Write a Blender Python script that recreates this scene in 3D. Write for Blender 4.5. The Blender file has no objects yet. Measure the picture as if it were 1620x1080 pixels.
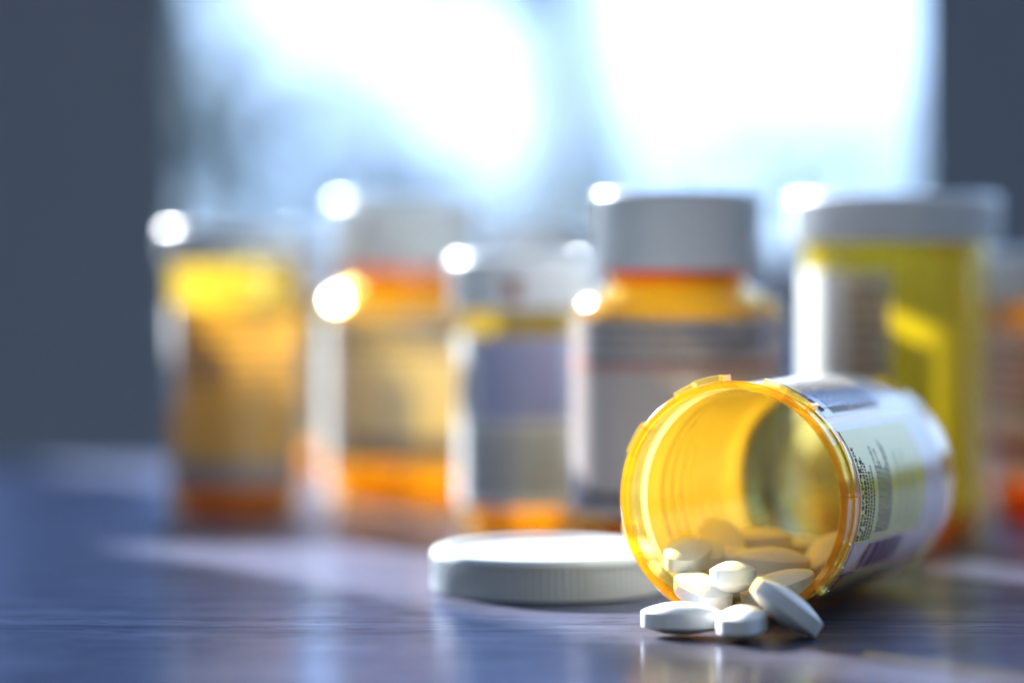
import bpy, bmesh, math, random
from mathutils import Matrix, Vector
R = math.radians
MM = 0.001
random.seed(7)
sc = bpy.context.scene
COL = sc.collection

# ------------------------------------------------------------------ camera
# level 100 mm lens, horizon above the middle of the frame (lens shift)
D0 = 0.5625            # distance of the focal plane (mouth of the fallen bottle)
CAMH = 0.076           # camera height above the table
S0 = 8.0               # photo pixels per mm in the focal plane
HZ = 380.0             # photo row of the horizon
def at(px, py, k):
    """photo pixel + relative depth k (1 = focal plane) -> world point"""
    return Vector(((px - 810) / S0 * k * MM, (k - 1) * D0, CAMH - (py - HZ) / S0 * k * MM))

cam = bpy.data.cameras.new('camera')
cam.lens = 100; cam.sensor_width = 36
cam.clip_start = 0.02; cam.clip_end = 200
cam.shift_y = -(540 - HZ) / 1620
cam.dof.use_dof = True
cam.dof.focus_distance = D0 - 0.001
cam.dof.aperture_fstop = 3.9
camo = bpy.data.objects.new('camera', cam); COL.objects.link(camo)
camo.location = (0, -D0, CAMH); camo.rotation_euler = (R(90), 0, 0)
sc.camera = camo

# ------------------------------------------------------------------ light
w = bpy.data.worlds.new('World'); sc.world = w; w.use_nodes = True
bg = w.node_tree.nodes['Background']
bg.inputs['Color'].default_value = (0.53, 0.71, 1.0, 1)
bg.inputs['Strength'].default_value = 0.40       # dim daylight of the room

AZ, EL = R(36), R(24)
sdir = Vector((-math.sin(AZ) * math.cos(EL), math.cos(AZ) * math.cos(EL), math.sin(EL)))
lp = bpy.data.lights.new('sunlight_lamp', 'POINT')
lp.energy = 185000; lp.shadow_soft_size = 0.20; lp.color = (0.95, 0.97, 1.0)
lo = bpy.data.objects.new('sunlight_lamp', lp); COL.objects.link(lo)
lo.location = Vector((0.03, 0.08, 0)) + sdir * 20.0

vs = sc.view_settings
sc.display_settings.display_device = 'sRGB'
vs.view_transform = 'Standard'; vs.look = 'None'; vs.gamma = 1; vs.exposure = 0.0
vs.use_curve_mapping = False
cy = sc.cycles
cy.use_denoising = True
cy.max_bounces = 14; cy.diffuse_bounces = 5; cy.glossy_bounces = 5
cy.transmission_bounces = 8; cy.transparent_max_bounces = 40
cy.sample_clamp_indirect = 8
cy.caustics_reflective = False; cy.caustics_refractive = False

# ------------------------------------------------------------------ materials
def newmat(name):
    m = bpy.data.materials.new(name); m.use_nodes = True
    nt = m.node_tree
    for n in list(nt.nodes): nt.nodes.remove(n)
    out = nt.nodes.new('ShaderNodeOutputMaterial')
    return m, nt, out
def node(nt, t, **kw):
    n = nt.nodes.new(t)
    for k, v in kw.items():
        if k in n.inputs: n.inputs[k].default_value = v
        else: setattr(n, k, v)
    return n
def rgba(c): return (c[0], c[1], c[2], 1)

def fresnel(nt, f0=0.04):
    """Schlick fresnel, the same from both sides of a surface"""
    lw = node(nt, 'ShaderNodeLayerWeight', Blend=0.5)
    pw = node(nt, 'ShaderNodeMath', operation='POWER'); pw.inputs[1].default_value = 5.0
    nt.links.new(lw.outputs['Facing'], pw.inputs[0])
    ma = node(nt, 'ShaderNodeMath', operation='MULTIPLY_ADD'); ma.inputs[1].default_value = 1 - f0; ma.inputs[2].default_value = f0
    nt.links.new(pw.outputs[0], ma.inputs[0])
    return ma
def principled(name, col, rough=0.5, var=0.0, vscale=200, bump=0.0, bscale=900, spec=0.5, coat=0.0, metallic=0.0, sss=0.0):
    m, nt, out = newmat(name)
    p = node(nt, 'ShaderNodeBsdfPrincipled')
    p.inputs['Base Color'].default_value = rgba(col)
    p.inputs['Roughness'].default_value = rough
    p.inputs['Specular IOR Level'].default_value = spec
    p.inputs['Coat Weight'].default_value = coat
    p.inputs['Coat Roughness'].default_value = 0.1
    p.inputs['Metallic'].default_value = metallic
    if sss:
        p.inputs['Subsurface Weight'].default_value = sss
        p.inputs['Subsurface Radius'].default_value = (1, 0.9, 0.75)
        p.inputs['Subsurface Scale'].default_value = 0.0012
    tc = node(nt, 'ShaderNodeTexCoord')
    if var:
        nz = node(nt, 'ShaderNodeTexNoise', Scale=vscale, Detail=4.0)
        nt.links.new(tc.outputs['Object'], nz.inputs['Vector'])
        mx = node(nt, 'ShaderNodeMix', data_type='RGBA')
        mx.inputs['A'].default_value = rgba([c * (1 - var) for c in col]) if False else (0, 0, 0, 1)
        mx.inputs[6].default_value = rgba([c * (1 - var) for c in col])
        mx.inputs[7].default_value = rgba([min(1, c * (1 + var)) for c in col])
        nt.links.new(nz.outputs['Fac'], mx.inputs[0])
        nt.links.new(mx.outputs[2], p.inputs['Base Color'])
        mr = node(nt, 'ShaderNodeMapRange'); mr.inputs[3].default_value = rough * 0.85; mr.inputs[4].default_value = min(1, rough * 1.2)
        nt.links.new(nz.outputs['Fac'], mr.inputs[0]); nt.links.new(mr.outputs[0], p.inputs['Roughness'])
    if bump:
        nb = node(nt, 'ShaderNodeTexNoise', Scale=bscale, Detail=3.0)
        nt.links.new(tc.outputs['Object'], nb.inputs['Vector'])
        b = node(nt, 'ShaderNodeBump', Strength=1.0, Distance=bump)
        nt.links.new(nb.outputs['Fac'], b.inputs['Height'])
        nt.links.new(b.outputs[0], p.inputs['Normal'])
    nt.links.new(p.outputs[0], out.inputs['Surface'])
    return m

def amber(name, tint, scatter, scol, rough=0.12):
    """thin-walled tinted plastic: coloured see-through, a little light scattered in the wall, fresnel gloss"""
    m, nt, out = newmat(name)
    tr = node(nt, 'ShaderNodeBsdfTransparent', Color=rgba(tint))
    tl = node(nt, 'ShaderNodeBsdfTranslucent', Color=rgba(scol))
    df = node(nt, 'ShaderNodeBsdfDiffuse', Color=rgba(scol))
    m1 = node(nt, 'ShaderNodeMixShader', Fac=0.35)
    nt.links.new(tl.outputs[0], m1.inputs[1]); nt.links.new(df.outputs[0], m1.inputs[2])
    m2 = node(nt, 'ShaderNodeMixShader', Fac=scatter)
    nt.links.new(tr.outputs[0], m2.inputs[1]); nt.links.new(m1.outputs[0], m2.inputs[2])
    gl = node(nt, 'ShaderNodeBsdfGlossy', Roughness=rough, Color=(1, 1, 1, 1))
    fr = fresnel(nt, 0.035)
    tc = node(nt, 'ShaderNodeTexCoord')
    nz = node(nt, 'ShaderNodeTexNoise', Scale=120.0, Detail=2.0)
    b = node(nt, 'ShaderNodeBump', Strength=0.35, Distance=0.0003)
    nt.links.new(tc.outputs['Object'], nz.inputs['Vector']); nt.links.new(nz.outputs['Fac'], b.inputs['Height'])
    nt.links.new(b.outputs[0], gl.inputs['Normal'])
    m3 = node(nt, 'ShaderNodeMixShader')
    nt.links.new(fr.outputs[0], m3.inputs[0]); nt.links.new(m2.outputs[0], m3.inputs[1]); nt.links.new(gl.outputs[0], m3.inputs[2])
    nt.links.new(m3.outputs[0], out.inputs['Surface'])
    return m

def paper(name, col, trans=0.4, f0=0.03, rough=0.22):
    m, nt, out = newmat(name)
    df = node(nt, 'ShaderNodeBsdfDiffuse', Color=rgba(col))
    tl = node(nt, 'ShaderNodeBsdfTranslucent', Color=rgba(col))
    tc = node(nt, 'ShaderNodeTexCoord')
    nz = node(nt, 'ShaderNodeTexNoise', Scale=500.0, Detail=4.0)
    nt.links.new(tc.outputs['Object'], nz.inputs['Vector'])
    mx = node(nt, 'ShaderNodeMix', data_type='RGBA')
    mx.inputs[6].default_value = rgba([c * 0.9 for c in col]); mx.inputs[7].default_value = rgba(col)
    nt.links.new(nz.outputs['Fac'], mx.inputs[0])
    nt.links.new(mx.outputs[2], df.inputs['Color']); nt.links.new(mx.outputs[2], tl.inputs['Color'])
    m1 = node(nt, 'ShaderNodeMixShader', Fac=trans)
    nt.links.new(df.outputs[0], m1.inputs[1]); nt.links.new(tl.outputs[0], m1.inputs[2])
    gl = node(nt, 'ShaderNodeBsdfGlossy', Roughness=rough, Color=(1, 1, 1, 1))
    fr = fresnel(nt, f0)
    m3 = node(nt, 'ShaderNodeMixShader')
    nt.links.new(fr.outputs[0], m3.inputs[0]); nt.links.new(m1.outputs[0], m3.inputs[1]); nt.links.new(gl.outputs[0], m3.inputs[2])
    nt.links.new(m3.outputs[0], out.inputs['Surface'])
    return m

def wood_table():
    m, nt, out = newmat('table_wood')
    tc = node(nt, 'ShaderNodeTexCoord')
    def nz(scale3, sc_, det=4.0, dist=0.0):
        mp = node(nt, 'ShaderNodeMapping'); mp.inputs['Scale'].default_value = scale3
        mp.inputs['Rotation'].default_value = (0, 0, R(1.5))
        n = node(nt, 'ShaderNodeTexNoise', Scale=sc_, Detail=det, Distortion=dist)
        nt.links.new(tc.outputs['Object'], mp.inputs['Vector']); nt.links.new(mp.outputs[0], n.inputs['Vector'])
        return n
    grain = nz((6, 60, 20), 3.0, 6.0, 0.6)
    fine = nz((60, 900, 100), 1.0, 4.0)
    pore = nz((90, 1500, 100), 1.0, 2.0)
    cr = node(nt, 'ShaderNodeValToRGB')
    cr.color_ramp.elements[0].position = 0.3; cr.color_ramp.elements[0].color = (0.012, 0.010, 0.010, 1)
    cr.color_ramp.elements[1].position = 0.72; cr.color_ramp.elements[1].color = (0.060, 0.040, 0.027, 1)
    nt.links.new(grain.outputs['Fac'], cr.inputs[0])
    pr = node(nt, 'ShaderNodeMapRange'); pr.inputs[1].default_value = 0.34; pr.inputs[2].default_value = 0.42
    nt.links.new(pore.outputs['Fac'], pr.inputs[0])
    mx = node(nt, 'ShaderNodeMix', data_type='RGBA'); mx.inputs[6].default_value = (0.012, 0.008, 0.006, 1)
    nt.links.new(pr.outputs[0], mx.inputs[0]); nt.links.new(cr.outputs[0], mx.inputs[7])
    df = node(nt, 'ShaderNodeBsdfDiffuse')
    nt.links.new(mx.outputs[2], df.inputs['Color'])
    smudge = nz((1, 1, 1), 26.0, 5.0, 0.4)
    ad0 = node(nt, 'ShaderNodeMath', operation='MULTIPLY_ADD'); ad0.inputs[1].default_value = 0.45
    nt.links.new(smudge.outputs['Fac'], ad0.inputs[0]); nt.links.new(fine.outputs['Fac'], ad0.inputs[2])
    def lobe(lo, hi, col):
        rr = node(nt, 'ShaderNodeMapRange'); rr.inputs[1].default_value = 0.45; rr.inputs[2].default_value = 0.95
        rr.inputs[3].default_value = lo; rr.inputs[4].default_value = hi
        nt.links.new(ad0.outputs[0], rr.inputs[0])
        g = node(nt, 'ShaderNodeBsdfGlossy', Color=rgba(col)); nt.links.new(rr.outputs[0], g.inputs['Roughness'])
        return g
    g1 = lobe(0.07, 0.17, (0.88, 0.90, 1.0)); g2 = lobe(0.32, 0.46, (0.52, 0.63, 1.0))
    mg = node(nt, 'ShaderNodeMixShader', Fac=0.42)
    nt.links.new(g1.outputs[0], mg.inputs[1]); nt.links.new(g2.outputs[0], mg.inputs[2])
    ad = node(nt, 'ShaderNodeMath', operation='MULTIPLY_ADD'); ad.inputs[1].default_value = 0.6
    nt.links.new(pr.outputs[0], ad.inputs[0]); nt.links.new(fine.outputs['Fac'], ad.inputs[2])
    b = node(nt, 'ShaderNodeBump', Strength=1.0, Distance=0.00006)
    nt.links.new(ad.outputs[0], b.inputs['Height'])
    for g in (g1, g2, df): nt.links.new(b.outputs[0], g.inputs['Normal'])
    fr = fresnel(nt, 0.08)
    gm = node(nt, 'ShaderNodeMapRange'); gm.inputs[1].default_value = 0.3; gm.inputs[2].default_value = 0.7
    gm.inputs[3].default_value = 0.58; gm.inputs[4].default_value = 1.0
    nt.links.new(grain.outputs['Fac'], gm.inputs[0])
    pm = node(nt, 'ShaderNodeMapRange'); pm.inputs[3].default_value = 0.35; pm.inputs[4].default_value = 1.0
    nt.links.new(pr.outputs[0], pm.inputs[0])
    f1 = node(nt, 'ShaderNodeMath', operation='MULTIPLY'); f2 = node(nt, 'ShaderNodeMath', operation='MULTIPLY')
    nt.links.new(fr.outputs[0], f1.inputs[0]); nt.links.new(gm.outputs[0], f1.inputs[1])
    nt.links.new(f1.outputs[0], f2.inputs[0]); nt.links.new(pm.outputs[0], f2.inputs[1]); fr = f2
    ms = node(nt, 'ShaderNodeMixShader')
    nt.links.new(fr.outputs[0], ms.inputs[0]); nt.links.new(df.outputs[0], ms.inputs[1]); nt.links.new(mg.outputs[0], ms.inputs[2])
    nt.links.new(ms.outputs[0], out.inputs['Surface'])
    return m

def emitter(name, col, s):
    m, nt, out = newmat(name)
    e = node(nt, 'ShaderNodeEmission', Color=rgba(col), Strength=s)
    nt.links.new(e.outputs[0], out.inputs['Surface'])
    return m

def pane_mat():
    m, nt, out = newmat('window_glass')
    tr = node(nt, 'ShaderNodeBsdfTransparent', Color=(0.96, 0.98, 0.98, 1))
    gl = node(nt, 'ShaderNodeBsdfGlossy', Roughness=0.02)
    fr = fresnel(nt, 0.03)
    mx = node(nt, 'ShaderNodeMixShader')
    nt.links.new(fr.outputs[0], mx.inputs[0]); nt.links.new(tr.outputs[0], mx.inputs[1]); nt.links.new(gl.outputs[0], mx.inputs[2])
    nt.links.new(mx.outputs[0], out.inputs['Surface'])
    return m

M = {}
M['wood'] = wood_table()
M['amber'] = amber('amber_plastic', (0.975, 0.92, 0.56), 0.07, (0.95, 0.72, 0.14))
M['amber_deep'] = amber('amber_plastic_thick', (0.97, 0.72, 0.20), 0.22, (0.95, 0.52, 0.04))
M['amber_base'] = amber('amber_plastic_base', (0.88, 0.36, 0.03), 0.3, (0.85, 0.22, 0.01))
M['amber_orange'] = amber('orange_plastic', (0.985, 0.80, 0.32), 0.10, (0.95, 0.52, 0.05))
M['amber_mid'] = amber('amber_plastic_mid', (0.98, 0.86, 0.40), 0.10, (0.95, 0.60, 0.08))
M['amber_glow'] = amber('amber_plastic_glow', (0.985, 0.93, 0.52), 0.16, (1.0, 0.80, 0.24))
M['amber_yellow'] = amber('amber_plastic_yellow', (0.985, 0.93, 0.42), 0.28, (1.0, 0.82, 0.07))
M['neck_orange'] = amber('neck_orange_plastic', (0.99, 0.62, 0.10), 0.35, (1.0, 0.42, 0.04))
M['white_plastic'] = principled('white_cap_plastic', (0.76, 0.80, 0.82), 0.36, var=0.03, vscale=300)
M['lid_plastic'] = principled('lid_white_plastic', (0.60, 0.65, 0.67), 0.3, var=0.04, vscale=250, bump=0.00002, bscale=900)
M['grey_plastic'] = principled('grey_cap_plastic', (0.50, 0.54, 0.58), 0.30, var=0.04, vscale=300)
M['pill'] = principled('white_tablet', (0.84, 0.85, 0.84), 0.5, var=0.03, vscale=900, bump=0.00011, bscale=2600, spec=0.35, sss=0.08)
M['paper'] = paper('label_paper', (0.85, 0.83, 0.75), 0.42)
M['glow_sheet'] = paper('painted_amber_glow', (0.95, 0.64, 0.09), 0.52)  # orange of light scattered in paper and wall, put into the colour
M['paper_warm'] = paper('label_paper_warm', (0.37, 0.32, 0.30), 0.06)
M['paper_khaki'] = paper('label_paper_khaki', (0.84, 0.80, 0.56), 0.14)
M['paper_sunlit'] = paper('label_paper_sunlit', (0.90, 0.90, 0.88), 0.08)  # whiter paper for strips that paint the sunlit sides of labels
M['paper_tan'] = paper('label_paper_tan', (0.76, 0.47, 0.15), 0.36)
M['paper_opaque'] = paper('label_paper_opaque', (0.70, 0.70, 0.70), 0.03)
M['paper_blue'] = paper('label_print_blue', (0.40, 0.42, 0.62), 0.03)
M['paper_yellow'] = paper('label_print_yellow', (0.92, 0.80, 0.03), 0.35, f0=0.008)
M['paper_green'] = paper('label_print_green', (0.80, 0.76, 0.25), 0.35, f0=0.012)
M['ink'] = principled('ink_black', (0.012, 0.014, 0.03), 0.7, spec=0.15)
M['ink_grey'] = principled('ink_grey', (0.16, 0.17, 0.19), 0.7, spec=0.15)
M['ink_blue'] = principled('ink_blue', (0.025, 0.035, 0.14), 0.7, spec=0.15)
M['ink_red'] = principled('ink_red', (0.36, 0.15, 0.12), 0.7, spec=0.15)
M['ink_purple'] = principled('ink_purple', (0.14, 0.10, 0.26), 0.7, spec=0.15)
M['post'] = principled('slate_painted_wood', (0.19, 0.215, 0.26), 0.55, var=0.06, vscale=30, bump=0.0002, bscale=150)
M['wall'] = principled('blue_painted_wall', (0.28, 0.36, 0.60), 0.7, var=0.05, vscale=20, bump=0.0003, bscale=200)
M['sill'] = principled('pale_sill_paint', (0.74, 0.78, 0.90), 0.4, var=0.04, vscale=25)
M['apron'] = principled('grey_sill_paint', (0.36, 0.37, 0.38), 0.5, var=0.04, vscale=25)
M['glass'] = pane_mat()
M['sky'] = emitter('sky_daylight', (0.44, 0.64, 1.0), 4.3)
M['leaf'] = principled('leaf_green', (0.075, 0.115, 0.14), 0.6, var=0.25, vscale=3)
M['bark'] = principled('bark', (0.13, 0.15, 0.18), 0.9, var=0.25, vscale=12, bump=0.01, bscale=25)
M['lawn'] = principled('lawn', (0.06, 0.10, 0.04), 0.9, var=0.3, vscale=2)

# ------------------------------------------------------------------ helpers
def link(name, me, mat, parent=None):
    o = bpy.data.objects.new(name, me); COL.objects.link(o)
    if mat is not None and not me.materials: me.materials.append(mat)
    if parent is not None: o.parent = parent
    return o
def mesh(name, verts, faces, smooth=True, angle=35):
    me = bpy.data.meshes.new(name); me.from_pydata([tuple(v) for v in verts], [], faces); me.update()
    if smooth:
        for p in me.polygons: p.use_smooth = True
        me.set_sharp_from_angle(angle=R(angle))
    return me
def empty(name, loc, label, cat, group=None):
    o = bpy.data.objects.new(name, None); COL.objects.link(o)
    o.empty_display_size = 0.01; o.location = loc
    o['label'] = label; o['category'] = cat
    if group: o['group'] = group
    return o
def lathe(name, prof, segs=96, closed=True, a0=0, a1=360, angle=35):
    """revolve (r,z) in mm about z; closed joins last profile point to the first"""
    full = abs(a1 - a0) >= 359.99
    n = segs if full else segs + 1
    vs_, fs = [], []
    for (r, z) in prof:
        for i in range(n):
            a = R(a0 + (a1 - a0) * i / segs)
            vs_.append((r * math.cos(a) * MM, r * math.sin(a) * MM, z * MM))
    m = len(prof)
    for j in range(m if closed else m - 1):
        j2 = (j + 1) % m
        if prof[j][0] < 1e-6 and prof[j2][0] < 1e-6: continue
        for i in range(segs):
            i2 = (i + 1) % n
            f = (j * n + i, j * n + i2, j2 * n + i2, j2 * n + i)
            fs.append(f)
    if not full:
        fs.append(tuple(j * n for j in range(m))); fs.append(tuple(j * n + n - 1 for j in reversed(range(m))))
    me = mesh(name, vs_, fs, True, angle)
    bm = bmesh.new(); bm.from_mesh(me)
    bmesh.ops.remove_doubles(bm, verts=bm.verts, dist=1e-7)
    bmesh.ops.recalc_face_normals(bm, faces=bm.faces)
    bm.to_mesh(me); bm.free()
    for p in me.polygons: p.use_smooth = True
    me.set_sharp_from_angle(angle=R(angle))
    return me
def patch(name, r, a0, a1, z0, z1, th=0.0, n=None):
    """a sheet wrapped on a cylinder, degrees and mm; th>0 gives it thickness (outwards)"""
    n = n or max(2, int(abs(a1 - a0) / 3))
    if th > 0:
        return lathe(name, [(r, z0), (r + th, z0), (r + th, z1), (r, z1)], n, True, a0, a1)
    vs_, fs = [], []
    for i in range(n + 1):
        a = R(a0 + (a1 - a0) * i / n)
        vs_ += [(r * math.cos(a) * MM, r * math.sin(a) * MM, z * MM) for z in (z0, z1)]
    for i in range(n): fs.append((2 * i, 2 * i + 2, 2 * i + 3, 2 * i + 1))
    return mesh(name, vs_, fs)
def patches(name, r, rects):
    """many little wrapped rectangles (a0,a1,z0,z1) of one print in one mesh"""
    vs_, fs = [], []
    for (a0, a1, z0, z1) in rects:
        n = max(1, int(abs(a1 - a0) / 4))
        b = len(vs_)
        for i in range(n + 1):
            a = R(a0 + (a1 - a0) * i / n)
            vs_ += [(r * math.cos(a) * MM, r * math.sin(a) * MM, z * MM) for z in (z0, z1)]
        for i in range(n): fs.append((b + 2 * i, b + 2 * i + 2, b + 2 * i + 3, b + 2 * i + 1))
    return mesh(name, vs_, fs)
def text_rects(a0, a1, z_top, pitch, h, lines, rnd, word=(2.0, 7.0), gap=1.0, fill=1.0):
    out = []
    for l in range(lines):
        z = z_top - l * pitch
        a = a0; end = a0 + (a1 - a0) * rnd.uniform(0.65, 1.0) * fill
        while a < end:
            wd = rnd.uniform(*word)
            out.append((a, min(a + wd, a1), z - h, z)); a += wd + gap
    return out
def wrapped_text(name, body, size, r, a_start, z_base, bold=0.0):
    cu = bpy.data.curves.new(name, 'FONT'); cu.body = body; cu.size = size * MM; cu.resolution_u = 2; cu.offset = bold * MM
    cu.space_character = 1.05
    to = bpy.data.objects.new(name, cu); COL.objects.link(to)
    bpy.context.view_layer.update()
    me = bpy.data.meshes.new_from_object(to.evaluated_get(bpy.context.evaluated_depsgraph_get()))
    bpy.data.objects.remove(to)
    for v in me.vertices:
        a = R(a_start) + v.co.x / (r * MM); z = z_base * MM + v.co.y
        v.co = (r * MM * math.cos(a), r * MM * math.sin(a), z)
    me.name = name; me.update(); me.materials.clear()
    return me
def box(x0, x1, y0, y1, z0, z1, bev=0.0):
    bm = bmesh.new()
    bmesh.ops.create_cube(bm, size=1)
    for v in bm.verts:
        v.co = ((x0 + x1) / 2 + v.co.x * (x1 - x0), (y0 + y1) / 2 + v.co.y * (y1 - y0), (z0 + z1) / 2 + v.co.z * (z1 - z0))
    if bev: bmesh.ops.bevel(bm, geom=bm.edges[:], offset=bev, segments=3, affect='EDGES', profile=0.5)
    me = bpy.data.meshes.new('box'); bm.to_mesh(me); bm.free()
    return me

# ------------------------------------------------------------------ setting
WY = 0.60                       # room side of the window wall
TY = 0.406                      # back edge of the table
t = link('tabletop', box(-0.62, 0.62, -0.52, TY, -0.03, 0, 0.0015), M['wood'])
t['kind'] = 'structure'; t['label'] = 'dark brown satin wood tabletop with fine grain'

XL0, XL1 = -0.228, -0.1375      # post left of the middle pane
XR0, XR1 = 0.1650, 0.262        # post right of it
ZS, ZT = 0.0708, 0.58           # sill and head of the panes
wl = link('wall', box(-1.15, 1.10, WY + 0.006, WY + 0.05, -0.75, ZS - 0.027), M['wall']); wl['kind'] = 'structure'
wl2 = link('wall', box(-1.15, 1.10, WY + 0.006, WY + 0.05, ZT + 0.03, 0.95), M['wall']); wl2['kind'] = 'structure'

win = empty('window', (0, WY + 0.05, ZS), 'slate painted wooden window with pale sill behind the row of bottles', 'window')
def wpart(name, me, mat):
    o = link(name, me, mat, win); o.matrix_parent_inverse = Matrix.Translation(-win.location); return o
def splayed_post(x0, x1, sp):
    me = box(x0, x1, WY, WY + 0.035, -0.60, ZT + 0.03)
    for v in me.vertices:                      # sides splayed towards the outside
        if v.co.y > WY + 0.02: v.co.x += sp if v.co.x < (x0 + x1) / 2 else -sp
    return me
for x0, x1 in ((XL0, XL1), (XR0, XR1)):
    wpart('post', splayed_post(x0, x1, 0.014), M['post'])
wpart('post', box(-1.15, -0.452, WY, WY + 0.035, -0.60, ZT + 0.03, 0.002), M['post'])  # unseen post, its inner edge set to shade the left front of the table
wpart('post', box(0.82, 1.10, WY, WY + 0.035, -0.60, ZT + 0.03, 0.002), M['post'])
shade_wall = link('wall', box(-0.451, -0.345, WY + 0.003, WY + 0.05, ZS - 0.026, 0.252, 0.002), M['wall']); shade_wall['kind'] = 'structure'  # unseen wall piece added to block sun from the left of the table
for x0, x1 in ((-0.344, XL0 - 0.001), (XL1 + 0.001, XR0 - 0.001), (XR1 + 0.001, 0.819)):
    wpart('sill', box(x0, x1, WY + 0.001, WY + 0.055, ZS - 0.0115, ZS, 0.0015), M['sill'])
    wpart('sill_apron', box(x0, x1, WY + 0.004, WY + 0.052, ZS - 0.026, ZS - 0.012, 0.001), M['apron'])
    wpart('head_rail', box(x0, x1, WY + 0.003, WY + 0.034, ZT, ZT + 0.029, 0.002), M['post'])
    wpart('pane', box(x0 - 0.004, x1 + 0.004, WY + 0.020, WY + 0.023, ZS + 0.0005, ZT - 0.0005), M['glass'])

# outside: lawn, sky, trees
g = link('lawn', mesh('lawn', [(-30, 1.2, -1.6), (30, 1.2, -1.6), (30, 40, -1.6), (-30, 40, -1.6)], [(0, 1, 2, 3)], False), M['lawn']); g['kind'] = 'structure'
vs_, fs = [], []
NA, NE = 24, 10
for j in range(NE + 1):
    el = R(-6 + 62 * j / NE)
    for i in range(NA + 1):
        a = R(-78 + 156 * i / NA)
        vs_.append((32 * math.sin(a) * math.cos(el), 32 * math.cos(a) * math.cos(el), 32 * math.sin(el)))
for j in range(NE):
    for i in range(NA):
        b = j * (NA + 1) + i
        fs.append((b, b + NA + 1, b + NA + 2, b + 1))
sk = link('sky', mesh('sky', vs_, fs), M['sky']); sk['kind'] = 'structure'

def tube_mesh(pts, radii, segs=10):
    vs_, fs = [], []
    for p, r in zip(pts, radii):
        for i in range(segs):
            a = 2 * math.pi * i / segs
            vs_.append((p[0] + r * math.cos(a), p[1] + r * math.sin(a), p[2]))
    for j in range(len(pts) - 1):
        for i in range(segs):
            i2 = (i + 1) % segs
            fs.append((j * segs + i, j * segs + i2, (j + 1) * segs + i2, (j + 1) * segs + i))
    return mesh('trunk', vs_, fs)
def leaves(rnd, blobs, size):
    """blobs: (centre, radii, count); diamond leaves of any orientation"""
    vs_, fs = [], []
    for c, rad, n in blobs:
        for _ in range(n):
            while True:
                u = Vector([rnd.uniform(-1, 1) for _ in range(3)])
                if u.length < 1: break
            p = Vector(c) + Vector((u.x * rad[0], u.y * rad[1], u.z * rad[2]))
            d = Vector([rnd.gauss(0, 1) for _ in range(3)]).normalized()
            e = d.orthogonal().normalized()
            s = size * rnd.uniform(0.6, 1.3)
            b = len(vs_)
            mid = d.cross(e) * s * 0.12
            vs_ += [p - d * s * 0.5, p + e * s * 0.27 + mid, p + d * s * 0.5, p - e * s * 0.27 + mid]
            fs += [(b, b + 1, b + 2), (b, b + 2, b + 3)]
    return mesh('crown', vs_, fs, False)
def tree(label, k, trunk_px, blobs_px, size, seed, trunk_r, name='tree'):
    rnd = random.Random(seed)
    base = at(trunk_px[0][0], HZ, k); base.z = -1.6
    root = empty(name, base, label, 'tree' if name == 'tree' else 'hedge')
    pts = [Vector((0, 0, 0))] + [at(px, py, k) - base for px, py in trunk_px]
    radii = [trunk_r * (1.25 - 0.6 * i / len(pts)) for i in range(len(pts))]
    link('trunk', tube_mesh(pts, radii), M['bark'], root)
    s = k / S0 * MM
    bl = [(at(px, py, k) - base, (rx * s, max(rx, ry) * s * 0.8, ry * s), n) for px, py, rx, ry, n in blobs_px]
    link('crown', leaves(rnd, bl, size), M['leaf'], root)
tree('leafy tree outside, filling the lower corner of the window by the slate post', 16, [(330, 420), (360, 200), (300, -120)],
     [(260, 20, 175, 270, 560), (470, 275, 255, 225, 680), (670, 395, 220, 180, 540), (300, 560, 260, 150, 300), (340, 330, 90, 150, 110)], 0.085, 1, 0.045)
tree('upright tree trunk outside, dividing the bright sky in the middle of the window', 13, [(915, 430), (895, 150), (870, -250)],
     [(690, -75, 240, 80, 420), (900, -330, 330, 170, 300)], 0.08, 2, 0.095)
tree('low loose bushes outside, below the brightest sky', 20, [(1240, 470), (1250, 420), (1260, 330)],
     [(1110, 360, 280, 240, 780), (1410, 335, 300, 230, 800), (920, 400, 190, 160, 300)], 0.09, 3, 0.04, 'hedge')

# ------------------------------------------------------------------ standing bottles
def ribbed(prof_r, z0, z1, n, depth, name='skirt'):
    """fluted cap wall between z0 and z1, outer radius prof_r (mm)"""
    vs_, fs = [], []
    per = 4; N = n * per
    rows = [(z0, 0.25, 0.0), (z0 + 0.35, 0.0, 1.0), (z1 - 0.5, 0.0, 1.0), (z1, 0.0, 0.0)]
    for z, ins, fl in rows:
        for i in range(N):
            q = (0.0, 1.0, 1.0, 0.0)[i % per]
            r = prof_r - ins - (depth * q * fl)
            a = 2 * math.pi * i / N
            vs_.append((r * math.cos(a) * MM, r * math.sin(a) * MM, z * MM))
    for j in range(len(rows) - 1):
        for i in range(N):
            i2 = (i + 1) % N
            fs.append((j * N + i, j * N + i2, (j + 1) * N + i2, (j + 1) * N + i))
    return mesh(name, vs_, fs, True, 60)

def cap_parts(root, rc, z0, h, mat, ribs, name='cap'):
    """closed screw cap as a part (cap) with its fluted skirt as a sub-part"""
    z1 = z0 + h
    prof = [(0, z1 - 0.6), (rc - 3.2, z1 - 0.6), (rc - 2.8, z1), (rc - 1.6, z1), (rc - 0.95, z1 - 0.16), (rc - 0.45, z1 - 0.55), (rc - 0.15, z1 - 1.1), (rc - 0.05, z1 - 1.6),
            (rc - 0.05, z1 - 2.0), (rc - 0.9, z1 - 2.2), (rc - 1.0, z0 + 0.3), (rc - 1.8, z0 + 0.2), (rc - 1.8, z1 - 1.8), (0, z1 - 1.8)]
    c = link(name, lathe(name, prof, 96, True), mat, root)
    link('fluted_skirt', ribbed(rc, z0, z1 - 1.9, ribs, 0.35), mat, c)
    return c

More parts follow.
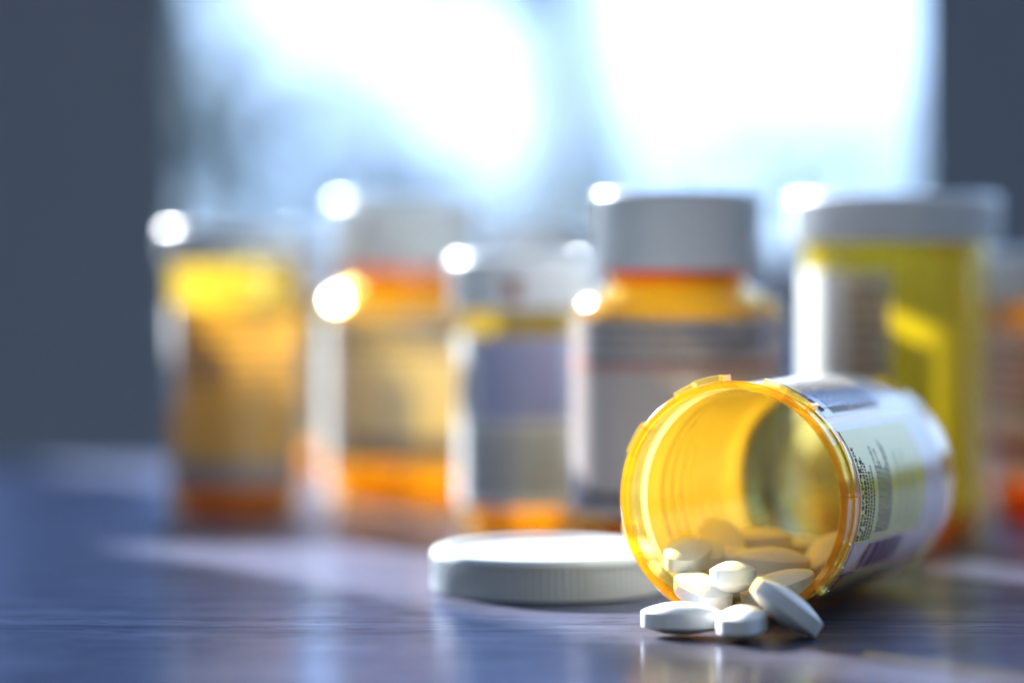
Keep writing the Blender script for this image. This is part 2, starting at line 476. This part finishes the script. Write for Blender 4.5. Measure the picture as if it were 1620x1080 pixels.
def bottle(kind, px, k, Rb, H, Rc, hc, label, group, capmat, lab, prints, mat='amber', seed=0, ribs=90, neck=None, basemat='amber_base'):
    """px: photo column of the axis, k depth of the axis; sizes in mm"""
    rnd = random.Random(seed)
    p = at(px, HZ, k); p.z = 0.0004
    root = empty(kind, p, label, 'pill bottle', group)
    zt = H - hc                                          # cap bottom
    wt = 1.1
    if neck:                                             # shouldered bottle
        rn, z_sh, z_body = neck
        outer = [(Rb - 2.5, 0), (Rb - 0.6, 0.8), (Rb, 2.6), (Rb, z_body), (Rb - 0.5, z_body + 2.0), (Rb - 2.2, z_body + 4.2), (rn + 1.2, z_sh - 0.6), (rn, z_sh + 0.4), (rn, H - 3)]
        inner = [(rn - wt, H - 3), (rn - wt, z_sh), (rn, z_sh - 1.8), (Rb - 3.0, z_body + 3.2), (Rb - wt, z_body), (Rb - wt, 5.0)]
    else:
        outer = [(Rb - 2.5, 0), (Rb - 0.6, 0.8), (Rb, 2.6), (Rb, zt - 3.0), (Rb + 0.5, zt - 2.4), (Rb + 0.5, zt - 1.6), (Rb, zt - 1.0), (Rb, H - 3)]
        inner = [(Rb - wt, H - 3), (Rb - wt, 5.0)]
    link('body', lathe('body', outer + inner + [(Rb - 2.4, 3.4), (Rb - 2.5, 2.4)], 96, True), M[mat], root)
    link('base', lathe('base', [(0, 1.2), (Rb - 4.5, 1.2), (Rb - 3.2, 0.2), (Rb - 2.6, 0.2), (Rb - 2.6, 3.3), (Rb - 1.25, 5.2), (Rb - 1.25, 7.4), (Rb - 2.1, 7.2), (Rb - 3.2, 4.8), (Rb - 5, 3.7), (0, 3.5)], 72, True), M[basemat], root)
    if neck:
        link('neck_ring', lathe('neck_ring', [(neck[0] + 0.1, neck[1] + 0.3), (neck[0] + 1.0, neck[1] + 0.7), (neck[0] + 1.0, zt - 0.6), (neck[0] + 0.1, zt - 0.2)], 72, True), M['neck_orange'], root)
    cap_parts(root, Rc, zt, hc, M[capmat], ribs)
    if lab:
        a0, a1, z0, z1, lm = lab
        L = link('label', patch('label', Rb + 0.04, a0, a1, z0, z1, 0.0), M[lm], root)
        for pk in prints:
            if pk[0] == 'panel':
                _, b0, b1, y0, y1, pm = pk
                link('printed_or_sunlit_panel', patch('printed_or_sunlit_panel', Rb + 0.20, b0, b1, y0, y1), M[pm], L)  # printed areas, and painted strips of sunlight
            else:
                _, b0, b1, ztop, pitch, h, n, pm = pk
                link('printed_text', patches('printed_text', Rb + 0.24, text_rects(b0, b1, ztop, pitch, h, n, rnd)), M[pm], L)
    return root

GR = 'capped amber bottles standing in a row behind the spilled bottle'
# 1: slim vial by the slate post
bottle('pill_bottle', 370, 1.42, 18.2, 79.6, 20.2, 9.5, 'slim amber vial with shallow white cap, standing by the slate window post', GR, 'white_plastic',
       (-200, 12, 8, 57, 'paper_tan'), [('panel', -199, -142, 30, 56.8, 'paper_sunlit'), ('text', -140, 5, 52, 3.4, 1.6, 5, 'ink_grey'), ('panel', -150, 12, 8, 15, 'paper_warm')], mat='amber_glow', seed=1)  # first panel paints the sunlit side of the label white
# 2: shouldered bottle with a tall pale cap
bottle('pill_bottle', 642, 1.49, 24.7, 88, 21.9, 20.5, 'shouldered amber bottle with tall pale cap and khaki label', GR, 'white_plastic',
       (-206, 20, 12.5, 54, 'paper_khaki'), [('panel', -205, -134, 12.6, 53.8, 'paper_sunlit'), ('panel', -130, -20, 12.6, 19, 'paper_warm'), ('text', -150, 0, 51, 3.2, 1.3, 3, 'ink_grey')], mat='amber_mid', seed=2, neck=(17.5, 63, 55), basemat='amber_orange')  # white panel stands in for sun on the label's left side
# 3: slim vial with blue and grey label
b3 = bottle('pill_bottle', 827, 1.33, 17.0, 71.5, 19.2, 14, 'slim amber vial with lilac and grey label, just behind the loose cap', GR, 'white_plastic',
       (-190, 10, 6.5, 51, 'paper_opaque'), [('panel', -189, -137, 6.7, 50.8, 'paper_sunlit'), ('panel', -134, 5, 29, 50.5, 'paper_blue'), ('text', -150, 0, 26, 3.4, 1.5, 5, 'ink_grey')], seed=3, basemat='amber_deep')  # white strip at left is sunlight painted on the label
link('printed_dot', patch('printed_dot', 19.32, -104, -92, 60, 66), M['ink_red'], b3)
# 4: big shouldered bottle with grey cap
bottle('pill_bottle', 1070, 1.222, 25.2, 87.5, 19.8, 19.0, 'broad shouldered amber bottle with tall grey ribbed cap and warm grey label', GR, 'grey_plastic',
       (-215, 35, 10.5, 57.2, 'paper_warm'), [('panel', -200, 20, 45.2, 46.8, 'ink_red'), ('text', -150, -40, 56, 2.7, 1.4, 4, 'ink_grey'), ('text', -150, -20, 16, 3, 2.2, 1, 'ink')],
       mat='amber_mid', seed=4, ribs=110, neck=(15.8, 65.2, 58.0))
# 5: wide clear yellow vial
b5 = bottle('pill_bottle', 1415, 1.30, 23.6, 87.4, 27.0, 12, 'wide translucent yellow vial with broad white cap, behind the fallen bottle', GR, 'white_plastic',
       (-215, -100, 12, 68, 'paper'), [('panel', -214, -128, 12.2, 67.8, 'paper_sunlit'), ('panel', -127, -100.5, 12.5, 67.5, 'paper_khaki'), ('text', -126, -102, 64, 3.4, 2.0, 14, 'ink_red')], mat='amber_yellow', seed=5, ribs=120)  # white panel: sunlit edge of the label put into its colour
for q0, q1 in ((-14, 40),):
    link('label', patch('label', 23.64, q0, q1, 12, 68), M['paper'], b5)
# 6: at the right end
bottle('pill_bottle', 1680, 1.39, 20, 72.5, 22, 13.5, 'amber vial with red striped white label, beyond the wide yellow vial', GR, 'white_plastic',
       (-215, 20, 11, 52, 'paper'), [('panel', -190, 10, 17, 22, 'ink_red'), ('text', -190, -10, 48, 3.4, 1.6, 6, 'ink_grey'), ('panel', -190, 10, 26, 31, 'paper_khaki')], mat='amber_orange', seed=6)
# 7, 8: half hidden in the back row
bottle('pill_bottle', 462, 1.68, 15.5, 67, 17, 11, 'small amber vial with grey label, half hidden between the two bottles near the post', GR, 'white_plastic',
       (-200, 20, 8, 44, 'paper_opaque'), [('text', -150, 0, 41, 3.2, 1.4, 8, 'ink_grey')], seed=7, ribs=70, basemat='amber_deep')
bottle('pill_bottle', 867, 1.60, 14.7, 78, 16.5, 16.3, 'narrow vial with pale cap peeping out behind the lilac labelled vial', GR, 'white_plastic',
       (-200, 20, 8, 56, 'paper'), [('text', -150, 0, 52, 3.2, 1.4, 8, 'ink_grey')], seed=8, ribs=70)

# ------------------------------------------------------------------ loose cap
pc = at(867, HZ, 1.103); pc.z = 0.0003
RC, HC = 25.4, 8.9
cap = empty('bottle_cap', pc, 'loose white ribbed cap lying flat on the table', 'cap')
cap.rotation_euler = (0, 0, R(8))
link('top_disc', lathe('top_disc', [(0, HC - 1.1), (RC - 5.5, HC - 1.1), (RC - 4.6, HC - 0.9), (RC - 3.9, HC - 0.15), (RC - 3.2, HC), (RC - 1.3, HC), (RC - 0.5, HC - 0.3), (RC - 0.1, HC - 1.0),
     (RC - 0.05, HC - 1.7), (RC - 1.0, HC - 1.9), (RC - 1.2, HC - 2.4), (0, HC - 2.4)], 128, True), M['lid_plastic'], cap)
link('fluted_skirt', ribbed(RC, 0, HC - 1.6, 100, 1.0), M['lid_plastic'], cap)
link('inner_wall', lathe('inner_wall', [(RC - 1.5, 0.1), (RC - 0.8, 0.1), (RC - 0.8, HC - 2.0), (RC - 1.5, HC - 2.0)], 96, True), M['lid_plastic'], cap)

# ------------------------------------------------------------------ fallen bottle
L, RB, RL = 80.0, 23.2, 24.0
PHI, TAU = R(25), math.asin((RL - RB) / 76)
a = Vector((math.sin(PHI) * math.cos(TAU), math.cos(PHI) * math.cos(TAU), -math.sin(TAU)))
ez = -a; ex = Vector((math.cos(PHI), -math.sin(PHI), 0)); ey = ez.cross(ex)
mouth = Vector((43.4 * MM, 0, (RL + 0.25) * MM))
ROT = Matrix((ex, ey, ez)).transposed()
fv = empty('pill_bottle', mouth + a * L * MM, 'open amber bottle lying on its side and spilling white tablets', 'pill bottle')
fv.rotation_euler = ROT.to_euler()
wt = 0.95
body = [(17.6, 0.0), (20.6, 0.0), (22.2, 0.7), (23.0, 2.2), (RB, 4.0), (RB, L - 7.2), (RB + 0.45, L - 6.8), (RB + 0.45, L - 6.2), (RB, L - 5.8), (RB, L - 1.7),
        (RB - 0.1, L - 1.7), (RB - wt, L - 1.7), (RB - wt, 5.0), (RB - wt - 0.8, 3.2), (RB - wt - 2.2, 2.4), (17.6, 2.2)]
link('body', lathe('body', body, 160, True), M['amber'], fv)
bs = link('base', lathe('base', [(0, 1.0), (16.6, 1.0), (17.55, 0.2), (17.55, 2.1), (0, 2.1)], 120, True), M['amber_glow'], fv)
link('moulded_ring', lathe('moulded_ring', [(9.6, 2.15), (10.6, 2.15), (10.5, 2.75), (9.7, 2.75)], 72, True), M['amber'], bs)
link('moulded_ring', lathe('moulded_ring', [(4.6, 2.15), (5.6, 2.15), (5.5, 2.7), (4.7, 2.7)], 60, True), M['amber'], bs)
mk = lathe('moulded_mark', [(2.0, 2.15), (2.6, 2.15), (2.5, 2.7), (2.1, 2.7)], 40, True)
mo = link('moulded_mark', mk, M['amber'], bs); mo.location = (-12.6 * MM, -7.5 * MM, 0)
mk = lathe('moulded_mark', [(0.8, 2.15), (1.25, 2.15), (1.2, 2.7), (0.85, 2.7)], 30, True, 40, 330)
mo = link('moulded_mark', mk, M['amber'], bs); mo.location = (-12.6 * MM, -7.5 * MM, 0)
rim = link('rim', lathe('rim', [(RB - wt + 0.1, L - 1.65), (RL - 0.35, L - 1.65), (RL, L - 1.3), (RL, L - 0.35), (RL - 0.3, L), (RB - wt + 0.45, L), (RB - wt + 0.1, L - 0.4)], 160, True), M['amber_deep'], fv)
for c in (18, 65, 111, 158, 207, 330):
    RO = RL + 1.25
    lug = link('lug', lathe('lug', [(RB + 0.05, L - 3.9), (RO - 0.2, L - 3.9), (RO, L - 3.6), (RO, L - 2.05), (RO - 0.2, L - 1.8), (RB + 0.05, L - 1.75)], 8, True, c - 13, c + 1), M['amber'], fv)
    link('lug_step', lathe('lug_step', [(RB + 0.05, L - 4.9), (RO - 0.4, L - 4.9), (RO - 0.2, L - 4.6), (RO - 0.2, L - 2.9), (RB + 0.05, L - 2.8)], 8, True, c + 1.15, c + 12), M['amber'], lug)
    link('lug_stop', lathe('lug_stop', [(RB + 0.05, L - 6.6), (RO - 0.1, L - 6.4), (RO - 0.1, L - 1.85), (RB + 0.05, L - 1.75)], 2, True, c - 14.8, c - 13.1), M['amber_orange'], lug)
# label: wraps nearly all the way round, open seam high on the near side
zt, zb = L - 9.8, 12.5
lab = link('label', patch('label', RB + 0.04, 46, 402, zb, zt, 0.0, n=120), M['paper'], fv)
link('label_glow_sheet', patch('label_glow_sheet', RB - wt - 0.06, 46, 402, zb, zt, 0.0, n=120), M['glow_sheet'], lab)  # added sheet inside the wall; its orange stands in for scattered light
r1, r2 = RB + 0.20, RB + 0.235
def lp_(name, a0, a1, t0, t1, mat): return link(name, patch(name, r1, a0, a1, L - t1, L - t0), M[mat], lab)
lp_('printed_or_sunlit_panel', -21, 37, 10.2, 54, 'paper_yellow').__setitem__('label', 'yellow green warning panel')
lp_('printed_or_sunlit_panel', -76, -40.5, 17.5, 54, 'paper_green')
lp_('printed_or_sunlit_panel', -70, -36, 10.6, 13.2, 'paper_yellow')
lp_('printed_or_sunlit_panel', 52, 66, 11, 52, 'paper_blue').__setitem__('label', 'blue printed band near the seam')
lp_('printed_or_sunlit_panel', -74, -39.5, 15.4, 17.0, 'ink_red')
lp_('printed_or_sunlit_panel', -40.2, -39.0, 10.5, 22.0, 'ink_purple')
rnd = random.Random(11)
for i, (s, sz, bold) in enumerate((('If you are pregnant', 2.35, 0.05), ('or breastfeeding,', 2.35, 0.05))):
    me = wrapped_text('printed_text', s, sz, r2, -19.5, L - 12.2 - i * 2.05, bold)
    link('printed_text', me, M['ink'], lab)
def txt(a0, a1, t0, pitch, h, n, mat, word=(1.2, 4.5), gap=0.7):
    link('printed_text', patches('printed_text', r2, text_rects(a0, a1, L - t0, pitch, h, n, rnd, word, gap)), M[mat], lab)
txt(-19.5, 27, 14.9, 1.75, 0.95, 3, 'ink', (0.7, 1.6), 0.55)
txt(-17, 30, 22.0, 1.15, 0.62, 8, 'ink_grey', (0.6, 3.0), 0.6)
txt(-15, 22, 36, 4.5, 0.3, 3, 'ink_grey', (20, 30), 0.2)
txt(-66, -40, 11.3, 1.0, 1.5, 1, 'ink', (1.2, 3.0), 0.8)
txt(-66, -40, 13.9, 1.0, 1.2, 1, 'ink_blue', (1.0, 2.4), 0.9)
txt(50, 84, 11, 3.2, 1.8, 1, 'ink_blue', (3, 7), 0.9)
txt(-72, -44, 20, 2.6, 1.1, 11, 'ink_grey', (2, 6), 0.9)
txt(48, 84, 17, 2.6, 1.1, 12, 'ink_grey', (2, 6), 0.9)
txt(120, 250, 18, 5.2, 1.6, 7, 'ink', (2.5, 8), 1.4)
bars = []; z = 21.5
while z < 45:
    wd = rnd.choice((0.35, 0.35, 0.7, 1.1)); bars.append((-38, -22.6, L - z - wd, L - z)); z += wd + rnd.choice((0.35, 0.5, 0.9))
link('barcode', patches('barcode', r2, bars), M['ink_blue'], lab)
txt(-33, -27, 20.6, 1, 1.3, 1, 'ink_blue', (1.2, 2), 0.6)

# ------------------------------------------------------------------ tablets
def caplet_mesh():
    A, B, n, e = 7.7, 4.45, 56, 2.35
    belt, dome = 1.4, 1.75
    rings = []
    def ring(q, z):
        out = []
        for i in range(n):
            th = 2 * math.pi * i / n
            c, s = math.cos(th), math.sin(th)
            x = math.copysign(abs(c) ** (2 / e), c) * (A - (1 - q) * 1.0 * 4.45 if False else A * q + 0)
            y = math.copysign(abs(s) ** (2 / e), s) * B * q
            out.append((x * MM, y * MM, z * MM))
        return out
    qs = (0.12, 0.3, 0.5, 0.68, 0.82, 0.92, 0.975, 1.0)
    lev = [(q, belt + dome * (1 - q ** 2.0)) for q in qs]
    seq = [(q, -z) for q, z in lev] + [(1.006, 0)] + [(q, z) for q, z in reversed(lev)]
    vs_ = [(0, 0, -(belt + dome) * MM)]
    for q, z in seq: vs_ += ring(q, z)
    vs_.append((0, 0, (belt + dome) * MM))
    fs = [(0, 1 + (i + 1) % n, 1 + i) for i in range(n)]
    for j in range(len(seq) - 1):
        for i in range(n):
            i2 = (i + 1) % n
            fs.append((1 + j * n + i, 1 + j * n + i2, 1 + (j + 1) * n + i2, 1 + (j + 1) * n + i))
    b = 1 + (len(seq) - 1) * n; top = len(vs_) - 1
    fs += [(b + i, b + (i + 1) % n, top) for i in range(n)]
    return mesh('tablet', vs_, fs, True, 28)
PM = caplet_mesh(); PM.materials.append(M['pill'])
INR = (RB - wt - 0.12) * MM
axis0 = mouth
def tablet(px, py, k, yaw, roll, pitch, label, rest=None, group='white tablets spilled from the fallen bottle'):
    """roll tips the long axis down to the right (about the depth axis), pitch tips about the cross axis, yaw turns on the table"""
    o = bpy.data.objects.new('tablet', PM); COL.objects.link(o)
    o['label'] = label; o['category'] = 'tablet'; o['group'] = group
    mat = Matrix.Rotation(R(roll), 3, 'Y') @ Matrix.Rotation(R(pitch), 3, 'X') @ Matrix.Rotation(R(yaw), 3, 'Z')
    o.rotation_euler = mat.to_euler()
    p = at(px, py, k)
    vv = [mat @ v.co for v in PM.vertices]
    if rest == 'table':
        p.z = -min(v.z for v in vv) + 0.0002
    elif rest == 'bottle':                     # push it up / in until it clears the bottle's inner wall
        for _ in range(60):
            worst, dirn = 0, None
            for v in vv:
                q = p + v - axis0
                s = q.dot(a)
                if s < -0.0005: continue
                rad = q - a * s
                ex_ = rad.length - INR
                if ex_ > worst: worst, dirn = ex_, rad.normalized()
            if worst < 2e-5: break
            p = p - dirn * (worst + 1e-5)
    o.location = p
    return o
tablet(1078, 972, 0.972, -4, 0, 0, 'white tablet lying flat on the table beside the rim, its long side showing', 'table')
tablet(1174, 978, 0.962, 72, 0, 0, 'white tablet lying end on, flat on the table between two others', 'table')
tablet(1244, 966, 0.966, 4, 36, -8, 'white tablet leaning on the rim with one end on the table', 'table')
tablet(1160, 912, 0.993, 78, 0, -6, 'white tablet perched on top of the spill in the mouth of the bottle')
tablet(1112, 936, 1.003, 118, 0, 14, 'cream lit tablet sloping out over the rim, behind the flat one', 'bottle')
IN = 'tablets still inside the fallen bottle'
for args, lb in (
    ((1232, 932, 1.010, 8, -14, 10), 'amber shaded tablet inside the bottle, right behind the one leaning on the rim'),
    ((1222, 890, 1.035, 4, 4, 8), 'long amber tinted tablet inside the bottle, behind and above the leaning one'),
    ((1196, 858, 1.070, -6, -4, 0), 'orange tinted tablet deep inside, topmost at the back of the heap'),
    ((1052, 905, 1.030, 75, 0, 12), 'sunlit tablet inside against the wall on the loose cap side'),
    ((1098, 886, 1.040, 80, 10, 10), 'glowing orange tablet inside, next to the sunlit one by the wall'),
    ((1125, 872, 1.060, 100, 0, 30), 'amber tablet tipped up deep inside the bottle'),
    ((1305, 880, 1.050, 60, -30, 10), 'dark amber tablet inside against the wall under the label barcode'),
    ((1180, 935, 1.030, 15, 0, 0), 'tablet lying on the bottle wall at the bottom of the heap'),
    ((1135, 915, 1.045, 160, 0, 0), 'tablet at the bottom of the heap, under the glowing orange one'),
    ((1260, 870, 1.085, 40, 0, 0), 'tablet lying nearest to the base inside the fallen bottle')):
    tablet(*args, lb, 'bottle', IN)
